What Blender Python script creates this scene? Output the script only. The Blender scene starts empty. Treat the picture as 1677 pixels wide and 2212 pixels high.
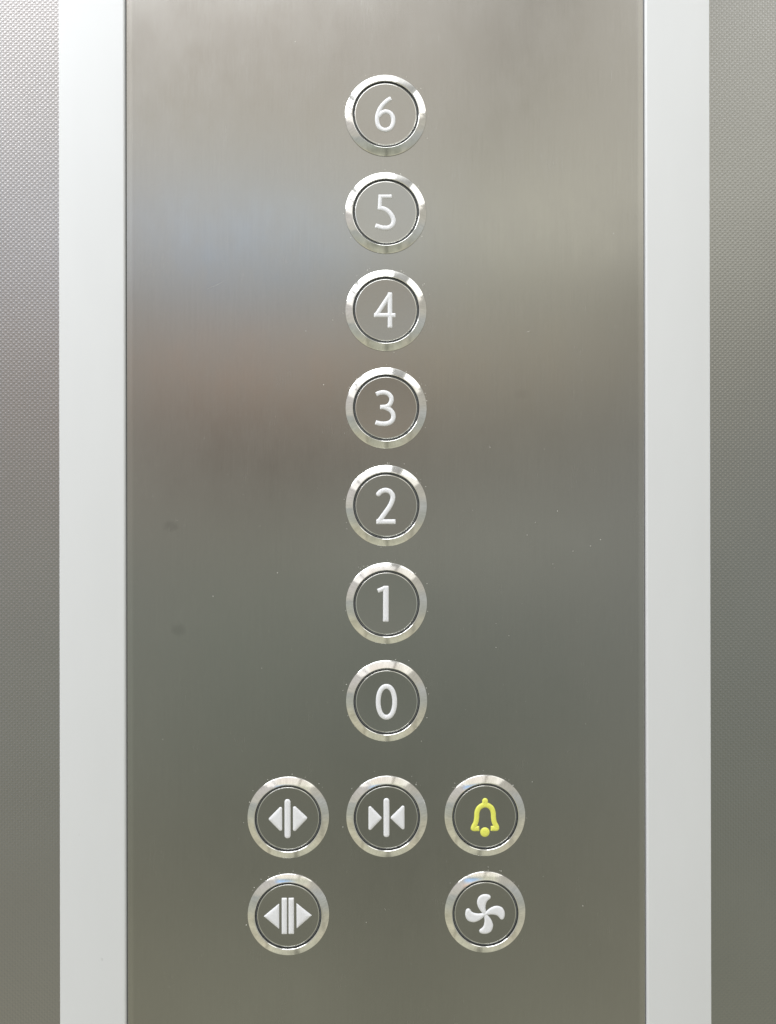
import bpy, math, random
import numpy as np
from mathutils import Matrix, Vector

random.seed(7)
S = bpy.context.scene
C = S.collection
MM = 0.001

# ------------------------------------------------------------------ helpers
def mesh_obj(name, verts, faces, mat, parent=None, smooth=False, sharp=None):
    """one mesh object; coordinates in millimetres"""
    me = bpy.data.meshes.new(name)
    me.from_pydata([(v[0]*MM, v[1]*MM, v[2]*MM) for v in verts], [], faces)
    me.materials.append(mat)
    if smooth:
        me.polygons.foreach_set('use_smooth', [True]*len(me.polygons))
        if sharp is not None:
            me.set_sharp_from_angle(angle=math.radians(sharp))
    me.update()
    o = bpy.data.objects.new(name, me)
    C.objects.link(o)
    if parent: o.parent = parent
    return o

def tag(o, label=None, cat=None, group=None, kind=None):
    if label: o['label'] = label
    if cat: o['category'] = cat
    if group: o['group'] = group
    if kind: o['kind'] = kind
    return o

def profile_strip(pts, z0, z1):
    """closed x-y outline swept along z"""
    n = len(pts)
    v = [(x, y, z0) for x, y in pts] + [(x, y, z1) for x, y in pts]
    f = [(i, (i+1) % n, n+(i+1) % n, n+i) for i in range(n)]
    f += [tuple(range(n))[::-1], tuple(range(n, 2*n))]
    return v, f

def rounded_box_outline(x0, x1, yf, yb, r, r1=None, seg=8):
    """outline with rounded front corners (front = small y)"""
    if r1 is None: r1 = r
    pts = [(x0, yb)]
    for k in range(seg+1):
        a = math.pi + k/seg*math.pi/2
        pts.append((x0+r+r*math.cos(a), yf+r+r*math.sin(a)))
    for k in range(seg+1):
        a = 1.5*math.pi + k/seg*math.pi/2
        pts.append((x1-r1+r1*math.cos(a), yf+r1+r1*math.sin(a)))
    pts.append((x1, yb))
    return pts

def lathe(profile, seg=160, close=False):
    """profile of (radius, height); axis is -y; height towards the viewer"""
    v, f = [], []
    for r, h in profile:
        if r == 0:
            v.append((0, -h, 0)); continue
        for k in range(seg):
            a = 2*math.pi*k/seg
            v.append((r*math.cos(a), -h, r*math.sin(a)))
    idx = 0; rows = []
    for r, h in profile:
        if r == 0: rows.append([idx]); idx += 1
        else: rows.append(list(range(idx, idx+seg))); idx += seg
    for a, b in zip(rows, rows[1:]):
        for k in range(seg):
            k2 = (k+1) % seg
            if len(a) == 1: f.append((a[0], b[k2], b[k]))
            elif len(b) == 1: f.append((a[k], a[k2], b[0]))
            else: f.append((a[k], a[k2], b[k2], b[k]))
    return v, f

# ------------------------------------------------------------------ nodes
def new_mat(name):
    m = bpy.data.materials.new(name); m.use_nodes = True
    nt = m.node_tree
    b = nt.nodes['Principled BSDF']
    return m, nt, b

def node(nt, t, **kw):
    n = nt.nodes.new(t)
    for k, v in kw.items():
        if k.startswith('i_'):
            key = k[2:]
            n.inputs[int(key) if key.isdigit() else key].default_value = v
        else: setattr(n, k, v)
    return n

def mth(nt, op, a, b=None, c=None, clamp=False):
    n = nt.nodes.new('ShaderNodeMath'); n.operation = op; n.use_clamp = clamp
    for i, s in enumerate((a, b, c)):
        if s is None: continue
        if isinstance(s, (int, float)): n.inputs[i].default_value = s
        else: nt.links.new(s, n.inputs[i])
    return n.outputs[0]

def maprange(nt, v, a, b, c, d, smooth=False):
    n = nt.nodes.new('ShaderNodeMapRange')
    if smooth: n.interpolation_type = 'SMOOTHSTEP'
    nt.links.new(v, n.inputs[0])
    for i, x in enumerate((a, b, c, d)): n.inputs[i+1].default_value = x
    return n.outputs[0]

def coords_mm(nt, geometry=True):
    g = nt.nodes.new('ShaderNodeNewGeometry')
    s = nt.nodes.new('ShaderNodeVectorMath'); s.operation = 'SCALE'
    s.inputs['Scale'].default_value = 1000.0
    nt.links.new(g.outputs['Position'], s.inputs[0])
    return s.outputs[0]

def noise(nt, vec, scale_xyz, detail=3.0, rough=0.6, offset=(0, 0, 0)):
    mp = nt.nodes.new('ShaderNodeMapping')
    mp.inputs['Scale'].default_value = scale_xyz
    mp.inputs['Location'].default_value = offset
    nt.links.new(vec, mp.inputs[0])
    n = nt.nodes.new('ShaderNodeTexNoise')
    n.inputs['Scale'].default_value = 1.0
    n.inputs['Detail'].default_value = detail
    n.inputs['Roughness'].default_value = rough
    nt.links.new(mp.outputs[0], n.inputs['Vector'])
    return n.outputs[0]

def sep(nt, vec):
    s = nt.nodes.new('ShaderNodeSeparateXYZ'); nt.links.new(vec, s.inputs[0])
    return s.outputs

# brushed stainless steel ----------------------------------------------------
def brushed(name, base, rough, aniso, stains=(), grain=0.17, edge=False):
    m, nt, b = new_mat(name)
    L = nt.links.new
    P = coords_mm(nt)
    b.inputs['Metallic'].default_value = 1.0
    # fine vertical brushing, seen as hair-thin streaks
    n1 = noise(nt, P, (9.0, 1.0, 0.16), 3.0, 0.65)
    n2 = noise(nt, P, (2.2, 1.0, 0.035), 2.0, 0.6, (13, 5, 2))
    n3 = noise(nt, P, (0.035, 1.0, 0.03), 3.0, 0.55, (3, 1, 9))
    v = mth(nt, 'ADD', mth(nt, 'MULTIPLY', mth(nt, 'SUBTRACT', n1, 0.5), grain),
            mth(nt, 'MULTIPLY', mth(nt, 'SUBTRACT', n2, 0.5), grain*0.45))
    v = mth(nt, 'ADD', v, mth(nt, 'MULTIPLY', mth(nt, 'SUBTRACT', n3, 0.5), 0.05))
    val = mth(nt, 'ADD', v, 1.0)
    x, y, z = sep(nt, P)
    for (sx, sz, rx, rz, amt) in stains:      # smudges left by fingers
        dx = mth(nt, 'DIVIDE', mth(nt, 'SUBTRACT', x, sx), rx)
        dz = mth(nt, 'DIVIDE', mth(nt, 'SUBTRACT', z, sz), rz)
        n4 = noise(nt, P, (0.5, 0.5, 0.5), 2.0, 0.5, (sx, 0, sz))
        d = mth(nt, 'ADD', mth(nt, 'MULTIPLY', dx, dx), mth(nt, 'MULTIPLY', dz, dz))
        d = mth(nt, 'ADD', d, mth(nt, 'MULTIPLY', mth(nt, 'SUBTRACT', n4, 0.5), 1.6))
        k = maprange(nt, d, 0.0, 1.3, amt, 0.0, True)
        val = mth(nt, 'SUBTRACT', val, k)
    if edge:      # side strips' reflection, painted as a lighter base along the plate edges
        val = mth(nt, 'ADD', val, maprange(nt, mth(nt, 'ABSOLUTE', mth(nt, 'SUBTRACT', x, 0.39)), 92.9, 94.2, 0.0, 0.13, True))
    col = node(nt, 'ShaderNodeVectorMath', operation='SCALE')
    col.inputs[0].default_value = base
    L(val, col.inputs['Scale'])
    L(col.outputs[0], b.inputs['Base Color'])
    n6 = noise(nt, P, (0.09, 0.09, 0.05), 4.0, 0.6, (40, 3, 8))      # faint greasy patches
    r = mth(nt, 'ADD', mth(nt, 'MULTIPLY', mth(nt, 'SUBTRACT', n1, 0.5), 0.10), rough)
    r = mth(nt, 'ADD', r, mth(nt, 'MULTIPLY', mth(nt, 'SUBTRACT', n6, 0.5), 0.12))
    L(r, b.inputs['Roughness'])
    b.inputs['Anisotropic'].default_value = aniso
    t = node(nt, 'ShaderNodeCombineXYZ'); t.inputs[0].default_value = 1.0; t.inputs[2].default_value = 0.0
    L(t.outputs[0], b.inputs['Tangent'])
    bp = node(nt, 'ShaderNodeBump'); bp.inputs['Strength'].default_value = 0.25
    bp.inputs['Distance'].default_value = 0.000008
    L(n1, bp.inputs['Height']); L(bp.outputs[0], b.inputs['Normal'])
    return m

# turned and polished ring metal ----------------------------------------------
def turned(name, base, rough):
    m, nt, b = new_mat(name)
    L = nt.links.new
    tc = node(nt, 'ShaderNodeTexCoord')
    sc = node(nt, 'ShaderNodeVectorMath', operation='SCALE'); sc.inputs['Scale'].default_value = 1000.0
    L(tc.outputs['Object'], sc.inputs[0])
    x, y, z = sep(nt, sc.outputs[0])
    rr = mth(nt, 'SQRT', mth(nt, 'ADD', mth(nt, 'MULTIPLY', x, x), mth(nt, 'MULTIPLY', z, z)))
    ang = mth(nt, 'ARCTAN2', z, x)
    cv = node(nt, 'ShaderNodeCombineXYZ'); L(rr, cv.inputs[0]); L(mth(nt, 'MULTIPLY', ang, 1.2), cv.inputs[1])
    oi = node(nt, 'ShaderNodeObjectInfo')
    L(mth(nt, 'MULTIPLY', oi.outputs['Random'], 40.0), cv.inputs[2])
    n1 = noise(nt, cv.outputs[0], (14.0, 1.0, 1.0), 3.0, 0.6)
    n2 = noise(nt, cv.outputs[0], (0.25, 4.0, 1.0), 3.0, 0.6)
    b.inputs['Metallic'].default_value = 1.0
    n4 = noise(nt, cv.outputs[0], (0.4, 26.0, 1.0), 2.0, 0.6)
    v = mth(nt, 'ADD', mth(nt, 'MULTIPLY', mth(nt, 'SUBTRACT', n2, 0.5), 0.30), 1.0)
    v = mth(nt, 'ADD', v, mth(nt, 'MULTIPLY', mth(nt, 'SUBTRACT', n4, 0.5), 0.30))  # angular streaks in the base colour stand in for reflected glints
    col = node(nt, 'ShaderNodeVectorMath', operation='SCALE')
    col.inputs[0].default_value = base
    L(v, col.inputs['Scale']); L(col.outputs[0], b.inputs['Base Color'])
    L(mth(nt, 'ADD', mth(nt, 'MULTIPLY', n1, 0.06), rough), b.inputs['Roughness'])
    bp = node(nt, 'ShaderNodeBump'); bp.inputs['Strength'].default_value = 0.35
    bp.inputs['Distance'].default_value = 0.000012
    L(n1, bp.inputs['Height']); L(bp.outputs[0], b.inputs['Normal'])
    return m

# rigidised sheet: staggered columns of oval pips with a small bar between ------
def pip_sheet(name, base, rough, ox):
    m, nt, b = new_mat(name)
    L = nt.links.new
    P = coords_mm(nt)
    wob = noise(nt, P, (0.25, 1, 0.25), 2.0, 0.5)
    x, y, z = sep(nt, P)
    px, pz = 0.966, 1.79
    u = mth(nt, 'DIVIDE', mth(nt, 'SUBTRACT', x, ox), px)
    colm = mth(nt, 'FLOOR', u)
    a = mth(nt, 'SUBTRACT', mth(nt, 'SUBTRACT', u, colm), 0.5)
    odd = mth(nt, 'MULTIPLY', mth(nt, 'FLOORED_MODULO', colm, 2.0), 0.5)
    w = mth(nt, 'ADD', mth(nt, 'DIVIDE', z, pz), odd)
    w = mth(nt, 'ADD', w, mth(nt, 'MULTIPLY', wob, 0.25))
    bb = mth(nt, 'SUBTRACT', mth(nt, 'FRACT', w), 0.5)
    def ell(aa, ra, b_, rb):
        p = mth(nt, 'POWER', mth(nt, 'ABSOLUTE', mth(nt, 'DIVIDE', aa, ra)), 2.0)
        q = mth(nt, 'POWER', mth(nt, 'ABSOLUTE', mth(nt, 'DIVIDE', b_, rb)), 2.0)
        h = mth(nt, 'SUBTRACT', 1.0, mth(nt, 'ADD', p, q))
        return mth(nt, 'MAXIMUM', h, 0.0)
    big = mth(nt, 'POWER', ell(a, 0.42, bb, 0.30), 0.6)
    sb = mth(nt, 'SUBTRACT', mth(nt, 'ABSOLUTE', bb), 0.5)
    small = mth(nt, 'MULTIPLY', mth(nt, 'POWER', ell(a, 0.38, sb, 0.10), 0.7), 0.35)
    h = mth(nt, 'MAXIMUM', big, small)
    b.inputs['Metallic'].default_value = 1.0
    n3 = noise(nt, P, (0.03, 1, 0.03), 2.0, 0.5)
    n1 = noise(nt, P, (3.0, 1, 3.0), 2.0, 0.6)
    v = mth(nt, 'ADD', 0.90, mth(nt, 'ADD', mth(nt, 'MULTIPLY', n3, 0.10), mth(nt, 'MULTIPLY', n1, 0.14)))
    col = node(nt, 'ShaderNodeVectorMath', operation='SCALE')
    col.inputs[0].default_value = base
    L(v, col.inputs['Scale']); L(col.outputs[0], b.inputs['Base Color'])
    b.inputs['Roughness'].default_value = rough
    bp = node(nt, 'ShaderNodeBump'); bp.inputs['Strength'].default_value = 1.0
    bp.inputs['Distance'].default_value = PIP_H
    L(h, bp.inputs['Height']); L(bp.outputs[0], b.inputs['Normal'])
    return m

PIP_H = 0.000043

def satin(name, base, metal, rough):
    m, nt, b = new_mat(name)
    L = nt.links.new
    P = coords_mm(nt)
    n3 = noise(nt, P, (0.06, 1, 0.02), 3.0, 0.6)
    n1 = noise(nt, P, (6.0, 6.0, 6.0), 2.0, 0.6)
    nd = noise(nt, P, (0.35, 1, 0.35), 1.0, 0.5, (31, 2, 4))
    v = mth(nt, 'ADD', 0.965, mth(nt, 'ADD', mth(nt, 'MULTIPLY', n3, 0.05), mth(nt, 'MULTIPLY', n1, 0.02)))
    spot = maprange(nt, nd, 0.82, 0.90, 0.0, 0.15, True)
    v = mth(nt, 'SUBTRACT', v, spot)
    col = node(nt, 'ShaderNodeVectorMath', operation='SCALE')
    col.inputs[0].default_value = base
    L(v, col.inputs['Scale']); L(col.outputs[0], b.inputs['Base Color'])
    b.inputs['Metallic'].default_value = metal
    L(mth(nt, 'ADD', rough-0.03, mth(nt, 'MULTIPLY', n1, 0.06)), b.inputs['Roughness'])
    bp = node(nt, 'ShaderNodeBump'); bp.inputs['Strength'].default_value = 0.2
    bp.inputs['Distance'].default_value = 0.00001
    L(n1, bp.inputs['Height']); L(bp.outputs[0], b.inputs['Normal'])
    return m

def plastic(name, base, rough, sss=0.0):
    m, nt, b = new_mat(name)
    L = nt.links.new
    P = coords_mm(nt)
    n1 = noise(nt, P, (1.5, 1.5, 1.5), 3.0, 0.6)
    col = node(nt, 'ShaderNodeVectorMath', operation='SCALE')
    col.inputs[0].default_value = base
    L(mth(nt, 'ADD', 0.96, mth(nt, 'MULTIPLY', n1, 0.08)), col.inputs['Scale'])
    L(col.outputs[0], b.inputs['Base Color'])
    b.inputs['Roughness'].default_value = rough
    if sss:
        b.inputs['Subsurface Weight'].default_value = sss
        b.inputs['Subsurface Radius'].default_value = (1, 1, 1)
        b.inputs['Subsurface Scale'].default_value = 0.0004
    return m

def uv2mm(u, v):        # position on the plate, in mm, of a spot read in the photo
    return 0.64+(u-838.5)*0.1711, -(v-1106)*0.1711-2.6

sm = [uv2mm(372, 1135)+(3.0, 2.0, 0.12), uv2mm(388, 1357)+(2.8, 2.6, 0.11),
      uv2mm(1130, 850)+(3.4, 2.0, 0.04)]
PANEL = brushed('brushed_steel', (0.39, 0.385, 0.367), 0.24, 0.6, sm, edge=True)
CAPM = brushed('cap_steel', (0.39, 0.385, 0.367), 0.23, 0.5, grain=0.03)
RING = turned('turned_steel', (0.86, 0.86, 0.84), 0.075)
RIM = turned('cap_rim_steel', (0.75, 0.75, 0.73), 0.14)
PIPL = pip_sheet('pip_sheet_left', (0.43, 0.42, 0.425), 0.28, -119.4)
PIPR = pip_sheet('pip_sheet_right', (0.375, 0.38, 0.375), 0.28, 120.3)
TRIM = satin('satin_aluminium', (0.765, 0.785, 0.82), 0.10, 0.42)
DARK = plastic('dark_gasket', (0.16, 0.17, 0.18), 0.25)
BACK = plastic('dark_backing', (0.02, 0.02, 0.022), 0.7)
WHITE = plastic('white_plastic', (0.85, 0.865, 0.92), 0.40, 0.5)
YELLOW = plastic('yellow_plastic', (0.86, 0.88, 0.17), 0.28, 0.3)
LINT = plastic('pale_lint', (0.85, 0.84, 0.80), 0.6)

# ------------------------------------------------------------------ the wall
Z0, Z1 = -420.0, 420.0
EL0, EL1, ER1, ER0 = -119.33, -95.54, 96.32, 120.24
v, f = profile_strip([(-420, 3), (-420, 8), (420, 8), (420, 3)][::-1], Z0, Z1)
tag(mesh_obj('wall', v, f, BACK), kind='structure')

G = 0.26      # shadow gap beside the plate
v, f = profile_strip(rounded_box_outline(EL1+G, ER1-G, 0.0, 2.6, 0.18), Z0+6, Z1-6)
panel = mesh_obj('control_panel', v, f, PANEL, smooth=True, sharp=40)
tag(panel, 'tall flat brushed steel plate behind all the round buttons, between two pale strips', 'control panel')

for x0, x1, lab in ((EL0, EL1, 'pale satin metal strip between the brushed plate and the left dimpled wall sheet'),
                    (ER1, ER0, 'pale satin metal strip between the brushed plate and the right dimpled wall sheet')):
    v, f = profile_strip(rounded_box_outline(x0, x1, -1.4, 2.8, *((0.22, 0.7) if x0 < 0 else (0.7, 0.22))), Z0+2, Z1-2)
    tag(mesh_obj('trim_strip', v, f, TRIM, smooth=True, sharp=50), lab, 'trim strip', 'pale strips on both sides of the plate')

for x0, x1, mt, lab in ((-400, EL0-0.15, PIPL, 'lighter dimpled steel wall sheet left of the left pale strip'),
                        (ER0+0.15, 400, PIPR, 'darker dimpled steel wall sheet right of the right pale strip')):
    v, f = profile_strip(rounded_box_outline(x0, x1, 0.0, 2.7, 0.15), Z0, Z1)
    tag(mesh_obj('wall_sheet', v, f, mt, smooth=True, sharp=40), lab, 'wall panel', 'dimpled steel wall sheets')

# ------------------------------------------------------------------ button hardware
def ring_profile():
    p = [(15.0, -0.2), (15.0, 0.0), (15.0, 0.26), (14.96, 0.35), (14.88, 0.41)]
    n = 8
    for k in range(1, n+1):           # slightly crowned bevel
        t = k/n
        r = 14.88-t*(14.88-12.46)
        p.append((r, 0.41+1.09*(t+0.07*t*(1-t)*2)))
    p += [(12.43, 1.51), (12.37, 1.49), (12.30, 1.44), (12.235, 1.37), (12.18, 1.28), (12.145, 1.17), (12.12, 0.7), (12.10, 0.15), (12.10, -0.2)]
    return p
def cap_profile_rim():
    return [(11.50, 0.15), (11.50, 0.93), (11.48, 1.0), (11.42, 1.07), (11.33, 1.12), (11.22, 1.14), (11.10, 1.14)]

rv, rf = lathe(ring_profile())
ring0 = mesh_obj('bezel_ring', rv, rf, RING, smooth=True, sharp=38)
gv, gf = lathe([(12.5, 0.0), (12.0, 0.05), (11.94, 0.50), (11.88, 0.62), (11.74, 0.66), (11.60, 0.60), (11.50, 0.2), (11.3, 0.0)])
gask0 = mesh_obj('gasket', gv, gf, DARK, smooth=True, sharp=30)
cv_, cf_ = lathe([(11.42, 0.15), (11.42, 0.93), (11.40, 1.0), (11.34, 1.07), (11.26, 1.12), (11.16, 1.14),
                  (11.06, 1.135), (0, 1.135)])
cap0 = mesh_obj('button_cap', cv_, cf_, CAPM, smooth=True, sharp=30)
cap0.data.materials.append(RIM)
for i, pl in enumerate(cap0.data.polygons):
    if i < 160*6: pl.material_index = 1
for o in (ring0, gask0, cap0): o.data.name = o.name

# ------------------------------------------------------------------ raised signs
U = 0.02204       # mm per traced unit
def seg_sd(p, a, b):
    a = np.array(a, float); b = np.array(b, float)
    pa = p-a; ba = b-a
    h = np.clip((pa@ba)/(ba@ba), 0, 1)
    return np.linalg.norm(pa-h[:, None]*ba, axis=1)
def poly_sd(p, pts):
    return np.min([seg_sd(p, pts[i], pts[i+1]) for i in range(len(pts)-1)], axis=0)
def box_sd(p, a, b, w, e0, e1, r):
    """bar from a to b, half width w, lengthened by e0 / e1, corners rounded r"""
    a = np.array(a, float); b = np.array(b, float)
    d = (b-a)/np.linalg.norm(b-a); a = a-d*e0; b = b+d*e1
    c = (a+b)/2; hl = np.linalg.norm(b-a)/2
    q = p-c
    qx = np.abs(q@d)-(hl-r); qy = np.abs(q@np.array([-d[1], d[0]]))-(w-r)
    return np.minimum(np.maximum(qx, qy), 0)+np.hypot(np.maximum(qx, 0), np.maximum(qy, 0))-r
def polygon_sd(p, pts):
    pts = np.array(pts, float); n = len(pts)
    d = np.full(len(p), 1e18); s = np.ones(len(p))
    for i in range(n):
        a = pts[i]; b = pts[i-1]
        e = b-a; w = p-a
        bb = w-e*np.clip((w@e)/(e@e), 0, 1)[:, None]
        d = np.minimum(d, (bb**2).sum(1))
        c1 = p[:, 1] >= a[1]; c2 = p[:, 1] < b[1]; c3 = e[0]*w[:, 1] > e[1]*w[:, 0]
        s = np.where((c1 & c2 & c3) | (~c1 & ~c2 & ~c3), -s, s)
    return s*np.sqrt(d)
def spline(pts, closed=False, n=8):
    P = [np.array(q, float) for q in pts]; out = []
    N = len(P)
    rng = range(N) if closed else range(N-1)
    for i in rng:
        if closed: p0, p1, p2, p3 = P[i-1], P[i], P[(i+1) % N], P[(i+2) % N]
        else: p0 = P[max(i-1, 0)]; p1 = P[i]; p2 = P[i+1]; p3 = P[min(i+2, N-1)]
        for k in range(n):
            t = k/n
            out.append(0.5*((2*p1)+(-p0+p2)*t+(2*p0-5*p1+4*p2-p3)*t*t+(-p0+3*p1-3*p2+p3)*t**3))
    if closed: out.append(out[0])
    else: out.append(P[-1])
    return out
def stroke(pts, w, flat0=True, flat1=True, r=10):
    """a curved stroke, its ends cut square with softened corners"""
    sp = spline(pts)
    def fn(p):
        # trim the ends back so that the short end bars close them
        d = poly_sd(p, sp)-w
        for flat, a, b in ((flat0, sp[0], sp[2]), (flat1, sp[-1], sp[-3])):
            if not flat: continue
            t = (b-a)/np.linalg.norm(b-a)
            loc = p-a
            along = -(loc@t)            # >0 beyond the end
            lat = np.abs(loc@np.array([-t[1], t[0]]))
            near = (np.linalg.norm(loc, axis=1) < 2.2*w)
            cut = np.maximum(d, along)
            # round the two corners
            qx = along+r; qy = d+r
            rnd = np.minimum(np.maximum(qx, qy), 0)+np.hypot(np.maximum(qx, 0), np.maximum(qy, 0))-r
            d = np.where(near, np.maximum(cut, rnd), d)
        return d
    return fn
def U_(*fs): return lambda p: np.min([g(p) for g in fs], axis=0)

def sign_mesh(name, fn, centre, mat, R=44.0, H=0.50, step=4.5):
    """relief grown from a traced outline; rounded shoulders, flat or crowned top"""
    xs = np.arange(300, 1420, step)
    X, Y = np.meshgrid(xs, xs, indexing='ij')
    p = np.stack([X.ravel(), Y.ravel()], 1)
    d = fn(p)
    n = len(xs)
    ins = (d < 0).reshape(n, n)
    cell = ins[:-1, :-1] | ins[1:, :-1] | ins[:-1, 1:] | ins[1:, 1:]
    out = d >= 0
    q = p.copy()
    use = out & (d < 3*step)
    idx = np.where(use)[0]
    e = 0.5
    for _ in range(3):
        dd = fn(q[idx])
        gx = (fn(q[idx]+[e, 0])-fn(q[idx]-[e, 0]))/(2*e)
        gy = (fn(q[idx]+[0, e])-fn(q[idx]-[0, e]))/(2*e)
        g = np.stack([gx, gy], 1); l2 = np.maximum((g**2).sum(1), 0.05)
        q[idx] -= (dd/l2)[:, None]*g
    dep = np.clip(-d, 0, None)
    h = H*np.sqrt(np.clip(1-(1-np.minimum(dep/R, 1))**2, 0, 1))
    h = np.where(out, -0.05, h)
    used = {}; verts = []; faces = []
    I, J = np.where(cell)
    for i, j in zip(I, J):
        fc = []
        for a, b in ((i, j), (i, j+1), (i+1, j+1), (i+1, j)):
            k = a*n+b
            if k not in used:
                used[k] = len(verts)
                verts.append(((q[k, 0]-centre[0])*U, -1.135-h[k], -(q[k, 1]-centre[1])*U))
            fc.append(used[k])
        faces.append(tuple(fc))
    return mesh_obj(name, verts, faces, mat, smooth=True)

def blades():
    out = [(845, 850), (800, 815), (768, 780), (738, 735), (718, 690), (708, 640), (716, 590), (738, 545), (780, 514),
           (832, 500), (890, 504), (928, 522), (940, 550), (928, 578), (895, 602), (870, 635), (857, 680), (853, 730), (858, 790)]
    sp = [tuple(q) for q in spline(out, True, 4)[:-1]]
    fs = []
    for k in range(4):
        a = k*math.pi/2; ca, sa = math.cos(a), math.sin(a)
        pl = [(843+(x-843)*ca-(y-832)*sa, 832+(x-843)*sa+(y-832)*ca) for x, y in sp]
        fs.append(lambda p, pl=pl: polygon_sd(p, pl))
    fs.append(lambda p: np.linalg.norm(p-np.array([843, 832]), axis=1)-36)
    return U_(*fs)

def tri(a, b, c, r): return lambda p: polygon_sd(p, [a, b, c])-r

oval = [(876+138*math.copysign(abs(math.cos(t))**0.92, math.cos(t)), 882+258*math.copysign(abs(math.sin(t))**0.97, math.sin(t)))
        for t in [2*math.pi*k/48 for k in range(49)]]
seven = [('6', (864, 835), [('numeral', stroke([(958, 570), (905, 598), (840, 652), (778, 728), (740, 810), (722, 880), (721, 950), (738, 1020), (782, 1075),
                  (858, 1099), (932, 1075), (978, 1015), (993, 940), (978, 862), (932, 810), (866, 790), (800, 812), (752, 862)], 36, True, False))]),
         ('5', (859, 831), [('numeral', U_(lambda p: box_sd(p, (768, 573), (962, 571), 33, 28, 0, 10),
                                            lambda p: box_sd(p, (768, 573), (755, 768), 34, 30, 27, 4),
                                            stroke([(762, 768), (825, 778), (890, 812), (950, 875), (985, 950), (985, 1010), (955, 1062), (900, 1092), (835, 1098),
                                                    (770, 1086), (684, 1058)], 39, False, True)))]),
         ('4', (854, 833), [('numeral', U_(lambda p: box_sd(p, (921, 545), (921, 1138), 40, 4, 0, 14),
                                            lambda p: box_sd(p, (690, 923), (1016, 923), 38, 38, 0, 14),
                                            lambda p: box_sd(p, (928, 566), (692, 920), 37, 14, 24, 10)))]),
         ('3', (868, 839), [('numeral', U_(stroke([(700, 618), (758, 592), (830, 583), (902, 606), (950, 660), (955, 725), (925, 785), (865, 822), (765, 830)], 38),
                                            stroke([(820, 828), (880, 846), (940, 880), (984, 945), (982, 1025), (940, 1080), (862, 1106), (770, 1105), (688, 1082)], 39, False, True)))]),
         ('2', (874, 849), [('numeral', U_(stroke([(742, 655), (790, 612), (865, 592), (940, 620), (982, 690), (972, 770), (925, 870), (858, 965), (800, 1045), (752, 1110)], 41, False, False),
                                            lambda p: box_sd(p, (745, 1118), (1030, 1118), 41, 41, 0, 16)))]),
         ('1', (868, 864), [('numeral', U_(lambda p: box_sd(p, (859, 568), (856, 1170), 48, 0, 0, 16),
                                            lambda p: box_sd(p, (724, 652), (850, 602), 36, 4, 10, 10)))]),
         ('0', (880, 875), [('numeral', lambda p: poly_sd(p, oval)-41)])]
def bar(a, b, w, r): return lambda p: box_sd(p, a, b, w, 0, 0, r)
bell = U_(stroke([(752, 1026), (700, 1027), (652, 1024), (660, 990), (692, 925), (706, 850), (712, 760), (738, 692), (790, 648), (848, 632), (905, 645), (958, 690),
                  (984, 760), (990, 850), (1004, 925), (1036, 990), (1042, 1024), (1000, 1027), (942, 1026)], 43),
          lambda p: np.linalg.norm(p-np.array([848, 566]), axis=1)-50,
          lambda p: box_sd(p, (848, 566), (848, 640), 50, 0, 0, 4))
clap = lambda p: np.linalg.norm(p-np.array([845, 1087]), axis=1)-80

PY, PX, GY, G2 = 36.037, 36.295, 42.674, 35.706
BT = []   # x, z, label, parts, centre
word = {'6': 'topmost round button with numeral 6, above the button reading 5', '5': 'round steel button with white numeral 5, between buttons 6 and 4',
        '4': 'round steel button with white numeral 4, between buttons 5 and 3', '3': 'round steel button with white numeral 3, between buttons 4 and 2',
        '2': 'round steel button with white numeral 2, between buttons 3 and 1', '1': 'round steel button with white numeral 1, between buttons 2 and 0',
        '0': 'round steel button with white numeral 0, lowest of the numbered column'}
for k, (ch, cen, parts) in enumerate(seven):
    BT.append((0.0, (4-k)*PY, word[ch], parts, cen, WHITE))
zr = -2*PY-GY
BT.append((-PX, zr, 'round door-open button, two outward arrowheads beside a single white bar',
           [('bar', bar((857, 550), (857, 1204), 51, 50)), ('arrow', tri((572, 878), (740, 708), (740, 1050), 28)),
            ('arrow', tri((1155, 868), (975, 700), (975, 1055), 29))], (865, 871), WHITE))
BT.append((0.0, zr, 'round door-close button, two arrowheads pointing inward at a white bar',
           [('bar', bar((883, 520), (883, 1174), 50, 49)), ('arrow', tri((776, 852), (609, 680), (609, 1025), 27)),
            ('arrow', tri((978, 850), (1158, 674), (1158, 1020), 27))], (890, 843), WHITE))
BT.append((PX, zr, 'round alarm button with a raised yellow bell', [('bell', bell), ('clapper', clap)], (851, 825), YELLOW))
BT.append((-PX, zr-G2, 'round door-hold button, two outward arrowheads beside twin white bars',
           [('bar', bar((793, 560), (793, 1164), 45, 14)), ('bar', bar((908, 560), (908, 1164), 46, 14)),
            ('arrow', tri((460, 862), (702, 664), (702, 1066), 7)), ('arrow', tri((1240, 857), (1000, 662), (1003, 1062), 7))],
           (857, 858), WHITE))
BT.append((PX, zr-G2, 'round ventilation button with a white four-bladed fan sign', [('fan_sign', blades())], (850, 820), WHITE))

for i, (x, z, lab, parts, cen, mat) in enumerate(BT):
    e = bpy.data.objects.new('push_button', None)
    e.empty_display_size = 0.01
    C.objects.link(e)
    e.location = (x*MM, 0, z*MM)
    tag(e, lab, 'lift button', 'round push buttons on the brushed plate')
    rg, gk, cp = (ring0, gask0, cap0) if i == 0 else (ring0.copy(), gask0.copy(), cap0.copy())
    for o in (rg, gk, cp):
        if i: C.objects.link(o)
        o.parent = e
    rg.rotation_euler = (0, math.radians(random.uniform(0, 360)), 0)
    for nm, fn in parts:
        s = sign_mesh(nm, fn, cen, mat, R=62.0 if nm in ('arrow', 'clapper') else 38.0, H=0.42)
        s.parent = cp

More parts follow.
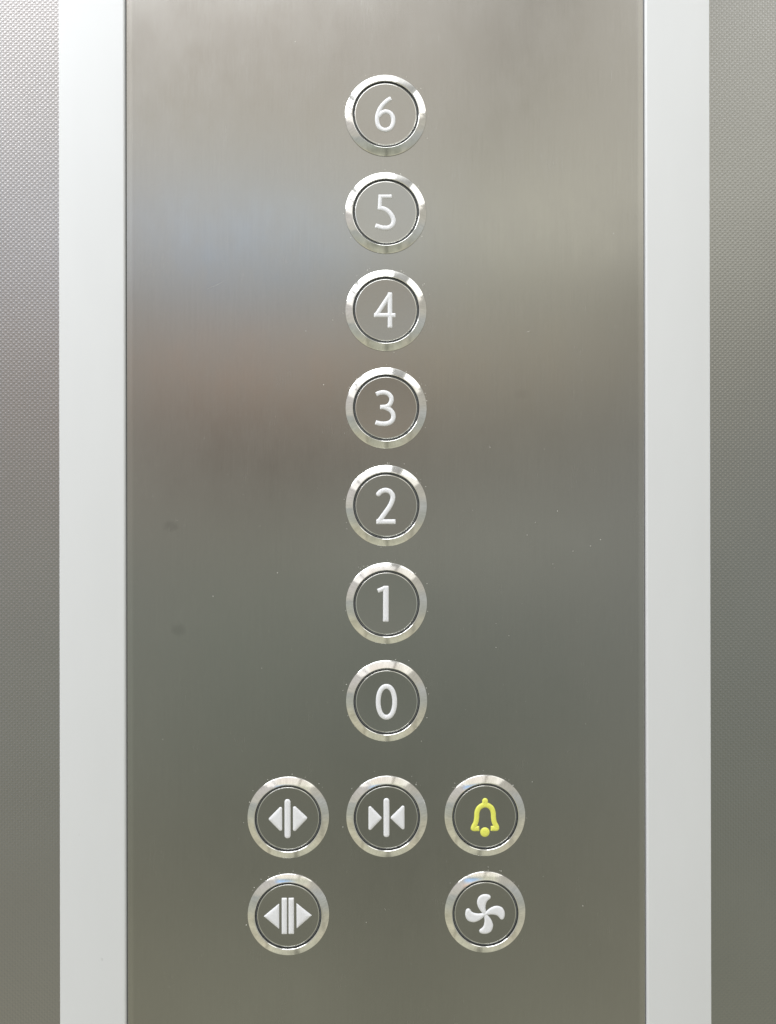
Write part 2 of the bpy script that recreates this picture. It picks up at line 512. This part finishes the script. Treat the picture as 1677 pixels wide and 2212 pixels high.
# ------------------------------------------------------------------ lint and dust caught round the rings
dv, df = [], []
def fleck(x, z, y, s, asp, ang):
    b0 = len(dv); ca, sa = math.cos(ang), math.sin(ang)
    pts = [(s*asp, 0, 0), (0, 0, s), (-s*asp, 0, 0), (0, 0, -s*0.8), (s*0.1, -s*0.7, 0)]
    for a, q, c in pts:
        dv.append((x+a*ca-c*sa, y+q, z+a*sa+c*ca))
    for a in range(4): df.append((b0+a, b0+(a+1) % 4, b0+4))
def lint(x, z, y, pts, w):
    b0 = len(dv)
    for i, (a, c) in enumerate(pts):
        dv.extend([(x+a, y, z+c-w), (x+a, y-w*1.4, z+c), (x+a+w*0.3, y, z+c+w)])
    for i in range(len(pts)-1):
        for k in range(2):
            p0 = b0+3*i+k; df.append((p0, p0+1, p0+4, p0+3))
for (bx, bz, *_r) in BT:
    low = bz < -60
    for k in range(13 if not low else 7):
        a = math.radians(random.gauss(90, 62))
        r = 15.25+abs(random.gauss(0, 0.9))
        fleck(bx+r*math.cos(a), bz+r*math.sin(a), -0.004, random.uniform(0.06, 0.17), random.uniform(0.6, 1.8), random.uniform(0, 3.1))
    for k in range(2):
        a = math.radians(random.uniform(20, 170)); r = 15.7+random.random()*1.5
        x0, z0 = bx+r*math.cos(a), bz+r*math.sin(a)
        an = random.uniform(0, 6.28); L_ = random.uniform(0.25, 0.6)
        lint(x0, z0, -0.004, [(L_*t*math.cos(an+t*1.3), L_*t*math.sin(an+t*1.3)) for t in (0, .33, .66, 1)], 0.035)
for u, v_ in ((1206, 1103), (1158, 1128), (1140, 1155), (1196, 1218), (1278, 1179), (1100, 1373), (1072, 1347), (1072, 1398), (1300, 1165),
              (1060, 965), (1143, 714), (662, 714), (354, 1592), (1614, 1800), (920, 1050), (720, 690), (600, 1235), (566, 1440), (462, 1285),
              (1240, 1190), (1390, 1345), (700, 830), (1010, 610), (1330, 500), (910, 1600), (1150, 1690), (790, 1990), (1260, 1960), (640, 90)):
    x, z = uv2mm(u, v_)
    if -94 < x < 94:
        fleck(x, z, -0.004, random.uniform(0.09, 0.17), random.uniform(0.7, 1.6), random.uniform(0, 3.1))
for k in range(60):
    x, z = random.uniform(-92, 92), random.uniform(-185, 60)
    if all(math.hypot(x-b_[0], z-b_[1]) > 15.3 for b_ in BT):
        fleck(x, z, -0.004, random.uniform(0.03, 0.08), 1.0, random.uniform(0, 3.1))
for u, v_, L_, an in ((450, 625, 6.0, 0.45), (730, 440, 1.2, 1.2), (832, 1965, 1.0, 2.0), (1140, 715, 1.3, 0.3), (1058, 968, 1.6, 1.6)):
    x, z = uv2mm(u, v_)
    lint(x, z, -0.003, [(L_*t*math.cos(an), L_*t*math.sin(an)+0.1*math.sin(7*t)) for t in (0, .25, .5, .75, 1)], 0.02)
dust = mesh_obj('dust', dv, df, LINT)
tag(dust, 'pale dust flecks and lint scattered on the brushed plate', 'dust', kind='stuff')

# ------------------------------------------------------------------ light
w = bpy.data.worlds.new('World'); S.world = w; w.use_nodes = True
nt = w.node_tree; L = nt.links.new
bg = nt.nodes['Background']
tc = node(nt, 'ShaderNodeTexCoord')
x, y, z = sep(nt, tc.outputs['Generated'])
zz = maprange(nt, z, -1, 1, 0, 1)
def ramp(stops):
    r = node(nt, 'ShaderNodeValToRGB')
    r.color_ramp.interpolation = 'EASE'
    el = r.color_ramp.elements
    while len(el) > 1: el.remove(el[-1])
    for i, (s, c) in enumerate(stops):
        e = el[0] if i == 0 else el.new(s*0.5+0.5)
        e.position = s*0.5+0.5; e.color = (*c, 1)
    L(zz, r.inputs[0])
    return r.outputs[0]
common_low = [(-1.0, (.52, .51, .40)), (-0.80, (.58, .57, .44)), (-0.55, (.44, .44, .35)), (-0.38, (.345, .35, .285))]
common_hi = [(0.70, (.40, .39, .37)), (0.86, (.5, .5, .48)), (0.95, (1.1, 1.1, 1.08))]
left = ramp(common_low+[(-0.24, (.345, .375, .32)), (-0.10, (.43, .465, .40)), (-0.03, (.50, .50, .43)), (0.04, (.34, .315, .275)), (0.10, (.31, .255, .22)),
     (0.185, (1.0, .73, .57)), (0.245, (.72, .74, .74)), (0.315, (.46, .73, 1.16)), (0.40, (.36, .33, .20)), (0.50, (.34, .27, .21))]+common_hi)
right = ramp(common_low+[(-0.24, (.32, .345, .30)), (-0.12, (.385, .41, .37)), (-0.03, (.62, .63, .56)), (0.04, (.43, .43, .385)), (0.11, (.44, .415, .35)),
     (0.185, (.76, .68, .54)), (0.25, (.78, .76, .64)), (0.33, (.68, .68, .54)), (0.42, (.34, .32, .24)), (0.52, (.36, .32, .27))]+common_hi)
mx = node(nt, 'ShaderNodeMix', data_type='RGBA')
L(maprange(nt, x, -0.20, 0.14, 0, 1, True), mx.inputs[0])
L(left, mx.inputs[6]); L(right, mx.inputs[7])
wn = node(nt, 'ShaderNodeTexNoise'); wn.inputs['Scale'].default_value = 3.5; wn.inputs['Detail'].default_value = 2.0
L(tc.outputs['Generated'], wn.inputs['Vector'])
amp = maprange(nt, z, -0.1, -0.5, 0.0, 0.9, True)
wv = mth(nt, 'ADD', 1.0, mth(nt, 'MULTIPLY', mth(nt, 'SUBTRACT', wn.outputs[0], 0.5), amp))
low = maprange(nt, z, -0.22, -0.32, 0, 1, True)
for cx_, hw, am in ((0.035, 0.045, 0.42), (-0.40, 0.03, 0.30), (0.55, 0.05, 0.2)):      # dark bands added low in the world to break up ring reflections
    bd = maprange(nt, mth(nt, 'ABSOLUTE', mth(nt, 'SUBTRACT', x, cx_)), hw*0.6, hw, 1, 0, True)
    wv = mth(nt, 'MULTIPLY', wv, mth(nt, 'SUBTRACT', 1.0, mth(nt, 'MULTIPLY', mth(nt, 'MULTIPLY', bd, low), am)))
wc = node(nt, 'ShaderNodeVectorMath', operation='SCALE'); sideL = ramp([(-1.0, (.62, .58, .44)), (-0.5, (.52, .50, .38)), (-0.25, (.44, .45, .39)), (-0.06, (.42, .435, .41)), (-0.02, (.58, .56, .50)),
              (0.25, (.62, .59, .56)), (0.45, (.50, .48, .47)), (0.86, (.45, .45, .43)), (0.95, (1.1, 1.1, 1.08))])
sideR = ramp([(-1.0, (.62, .58, .44)), (-0.5, (.50, .48, .38)), (-0.2, (.42, .43, .39)), (0.0, (.46, .47, .45)),
              (0.25, (.52, .50, .44)), (0.45, (.48, .46, .41)), (0.86, (.45, .45, .43)), (0.95, (1.1, 1.1, 1.08))])
m2 = node(nt, 'ShaderNodeMix', data_type='RGBA'); L(maprange(nt, x, -0.29, -0.42, 0, 1, True), m2.inputs[0])
L(mx.outputs[2], m2.inputs[6]); L(sideL, m2.inputs[7])
m3 = node(nt, 'ShaderNodeMix', data_type='RGBA'); L(maprange(nt, x, 0.31, 0.45, 0, 1, True), m3.inputs[0])
L(m2.outputs[2], m3.inputs[6]); L(sideR, m3.inputs[7])
L(m3.outputs[2], wc.inputs[0]); L(wv, wc.inputs['Scale'])
L(wc.outputs[0], bg.inputs['Color'])
bg.inputs['Strength'].default_value = 1.0

def area(name, x0, x1, y0, y1, z, power_per_m2, col):
    l = bpy.data.lights.new(name, 'AREA'); l.shape = 'RECTANGLE'
    l.size = x1-x0; l.size_y = y1-y0
    l.energy = power_per_m2*(x1-x0)*(y1-y0); l.color = col
    o = bpy.data.objects.new(name, l); C.objects.link(o)
    o.location = ((x0+x1)/2, (y0+y1)/2, z)     # faces straight down
    return o
cool = (.97, .985, 1)
for x0, x1, y0, y1, pw, col in ((-0.54, 0.13, -0.60, -0.10, 15, cool), (-0.82, 0.13, -0.92, -0.62, 14, cool),
                                (-1.40, -0.68, -0.60, -0.10, 25, cool), (-1.50, -1.0, -0.95, -0.62, 22, cool),
                                (0.47, 1.15, -0.95, -0.10, 4.6, (1, .99, .96)),
                                (-1.02, 0.32, -2.6, -0.96, 2.1, (1, .97, .93)), (-1.80, -1.12, -2.6, -0.98, 2.1, (1, .97, .93)),
                                (0.42, 1.40, -2.6, -0.98, 1.95, (1, .97, .90))):
    area('ceiling_lamp', .79*x0, .79*x1, .79*y0, .79*y1, 0.75, pw, col)

# ------------------------------------------------------------------ camera
def Rm(a, b, c):
    ca, sa, cb, sb, cc, sc = math.cos(a), math.sin(a), math.cos(b), math.sin(b), math.cos(c), math.sin(c)
    return (Matrix(((1, 0, 0), (0, ca, -sa), (0, sa, ca))) @ Matrix(((cb, 0, sb), (0, 1, 0), (-sb, 0, cb)))
            @ Matrix(((cc, -sc, 0), (sc, cc, 0), (0, 0, 1))))
M = Rm(0.00088, 0.02094, 0.00173)
def conv(v): return Vector((v[0], v[2], -v[1]))
r_, d_, f_ = (conv(M.col[0]), conv(M.col[1]), conv(M.col[2]))
cam = bpy.data.cameras.new('camera'); co = bpy.data.objects.new('camera', cam); C.objects.link(co)
mw = Matrix.Identity(4)
for i, ax in enumerate((r_, -d_, -f_)):
    for j in range(3): mw[j][i] = ax[j]
mw.translation = Vector((-5.594*MM, -297*MM, -2.602*MM))
co.matrix_world = mw
cam.sensor_fit = 'VERTICAL'; cam.sensor_height = 24; cam.lens = 24*3215/4096
cam.clip_start = 0.01; cam.clip_end = 50
S.camera = co

S.view_settings.view_transform = 'Standard'; S.view_settings.look = 'None'
S.view_settings.exposure = 0; S.view_settings.gamma = 1; S.view_settings.use_curve_mapping = False
S.cycles.max_bounces = 6
S.render.resolution_x = 776; S.render.resolution_y = 1024
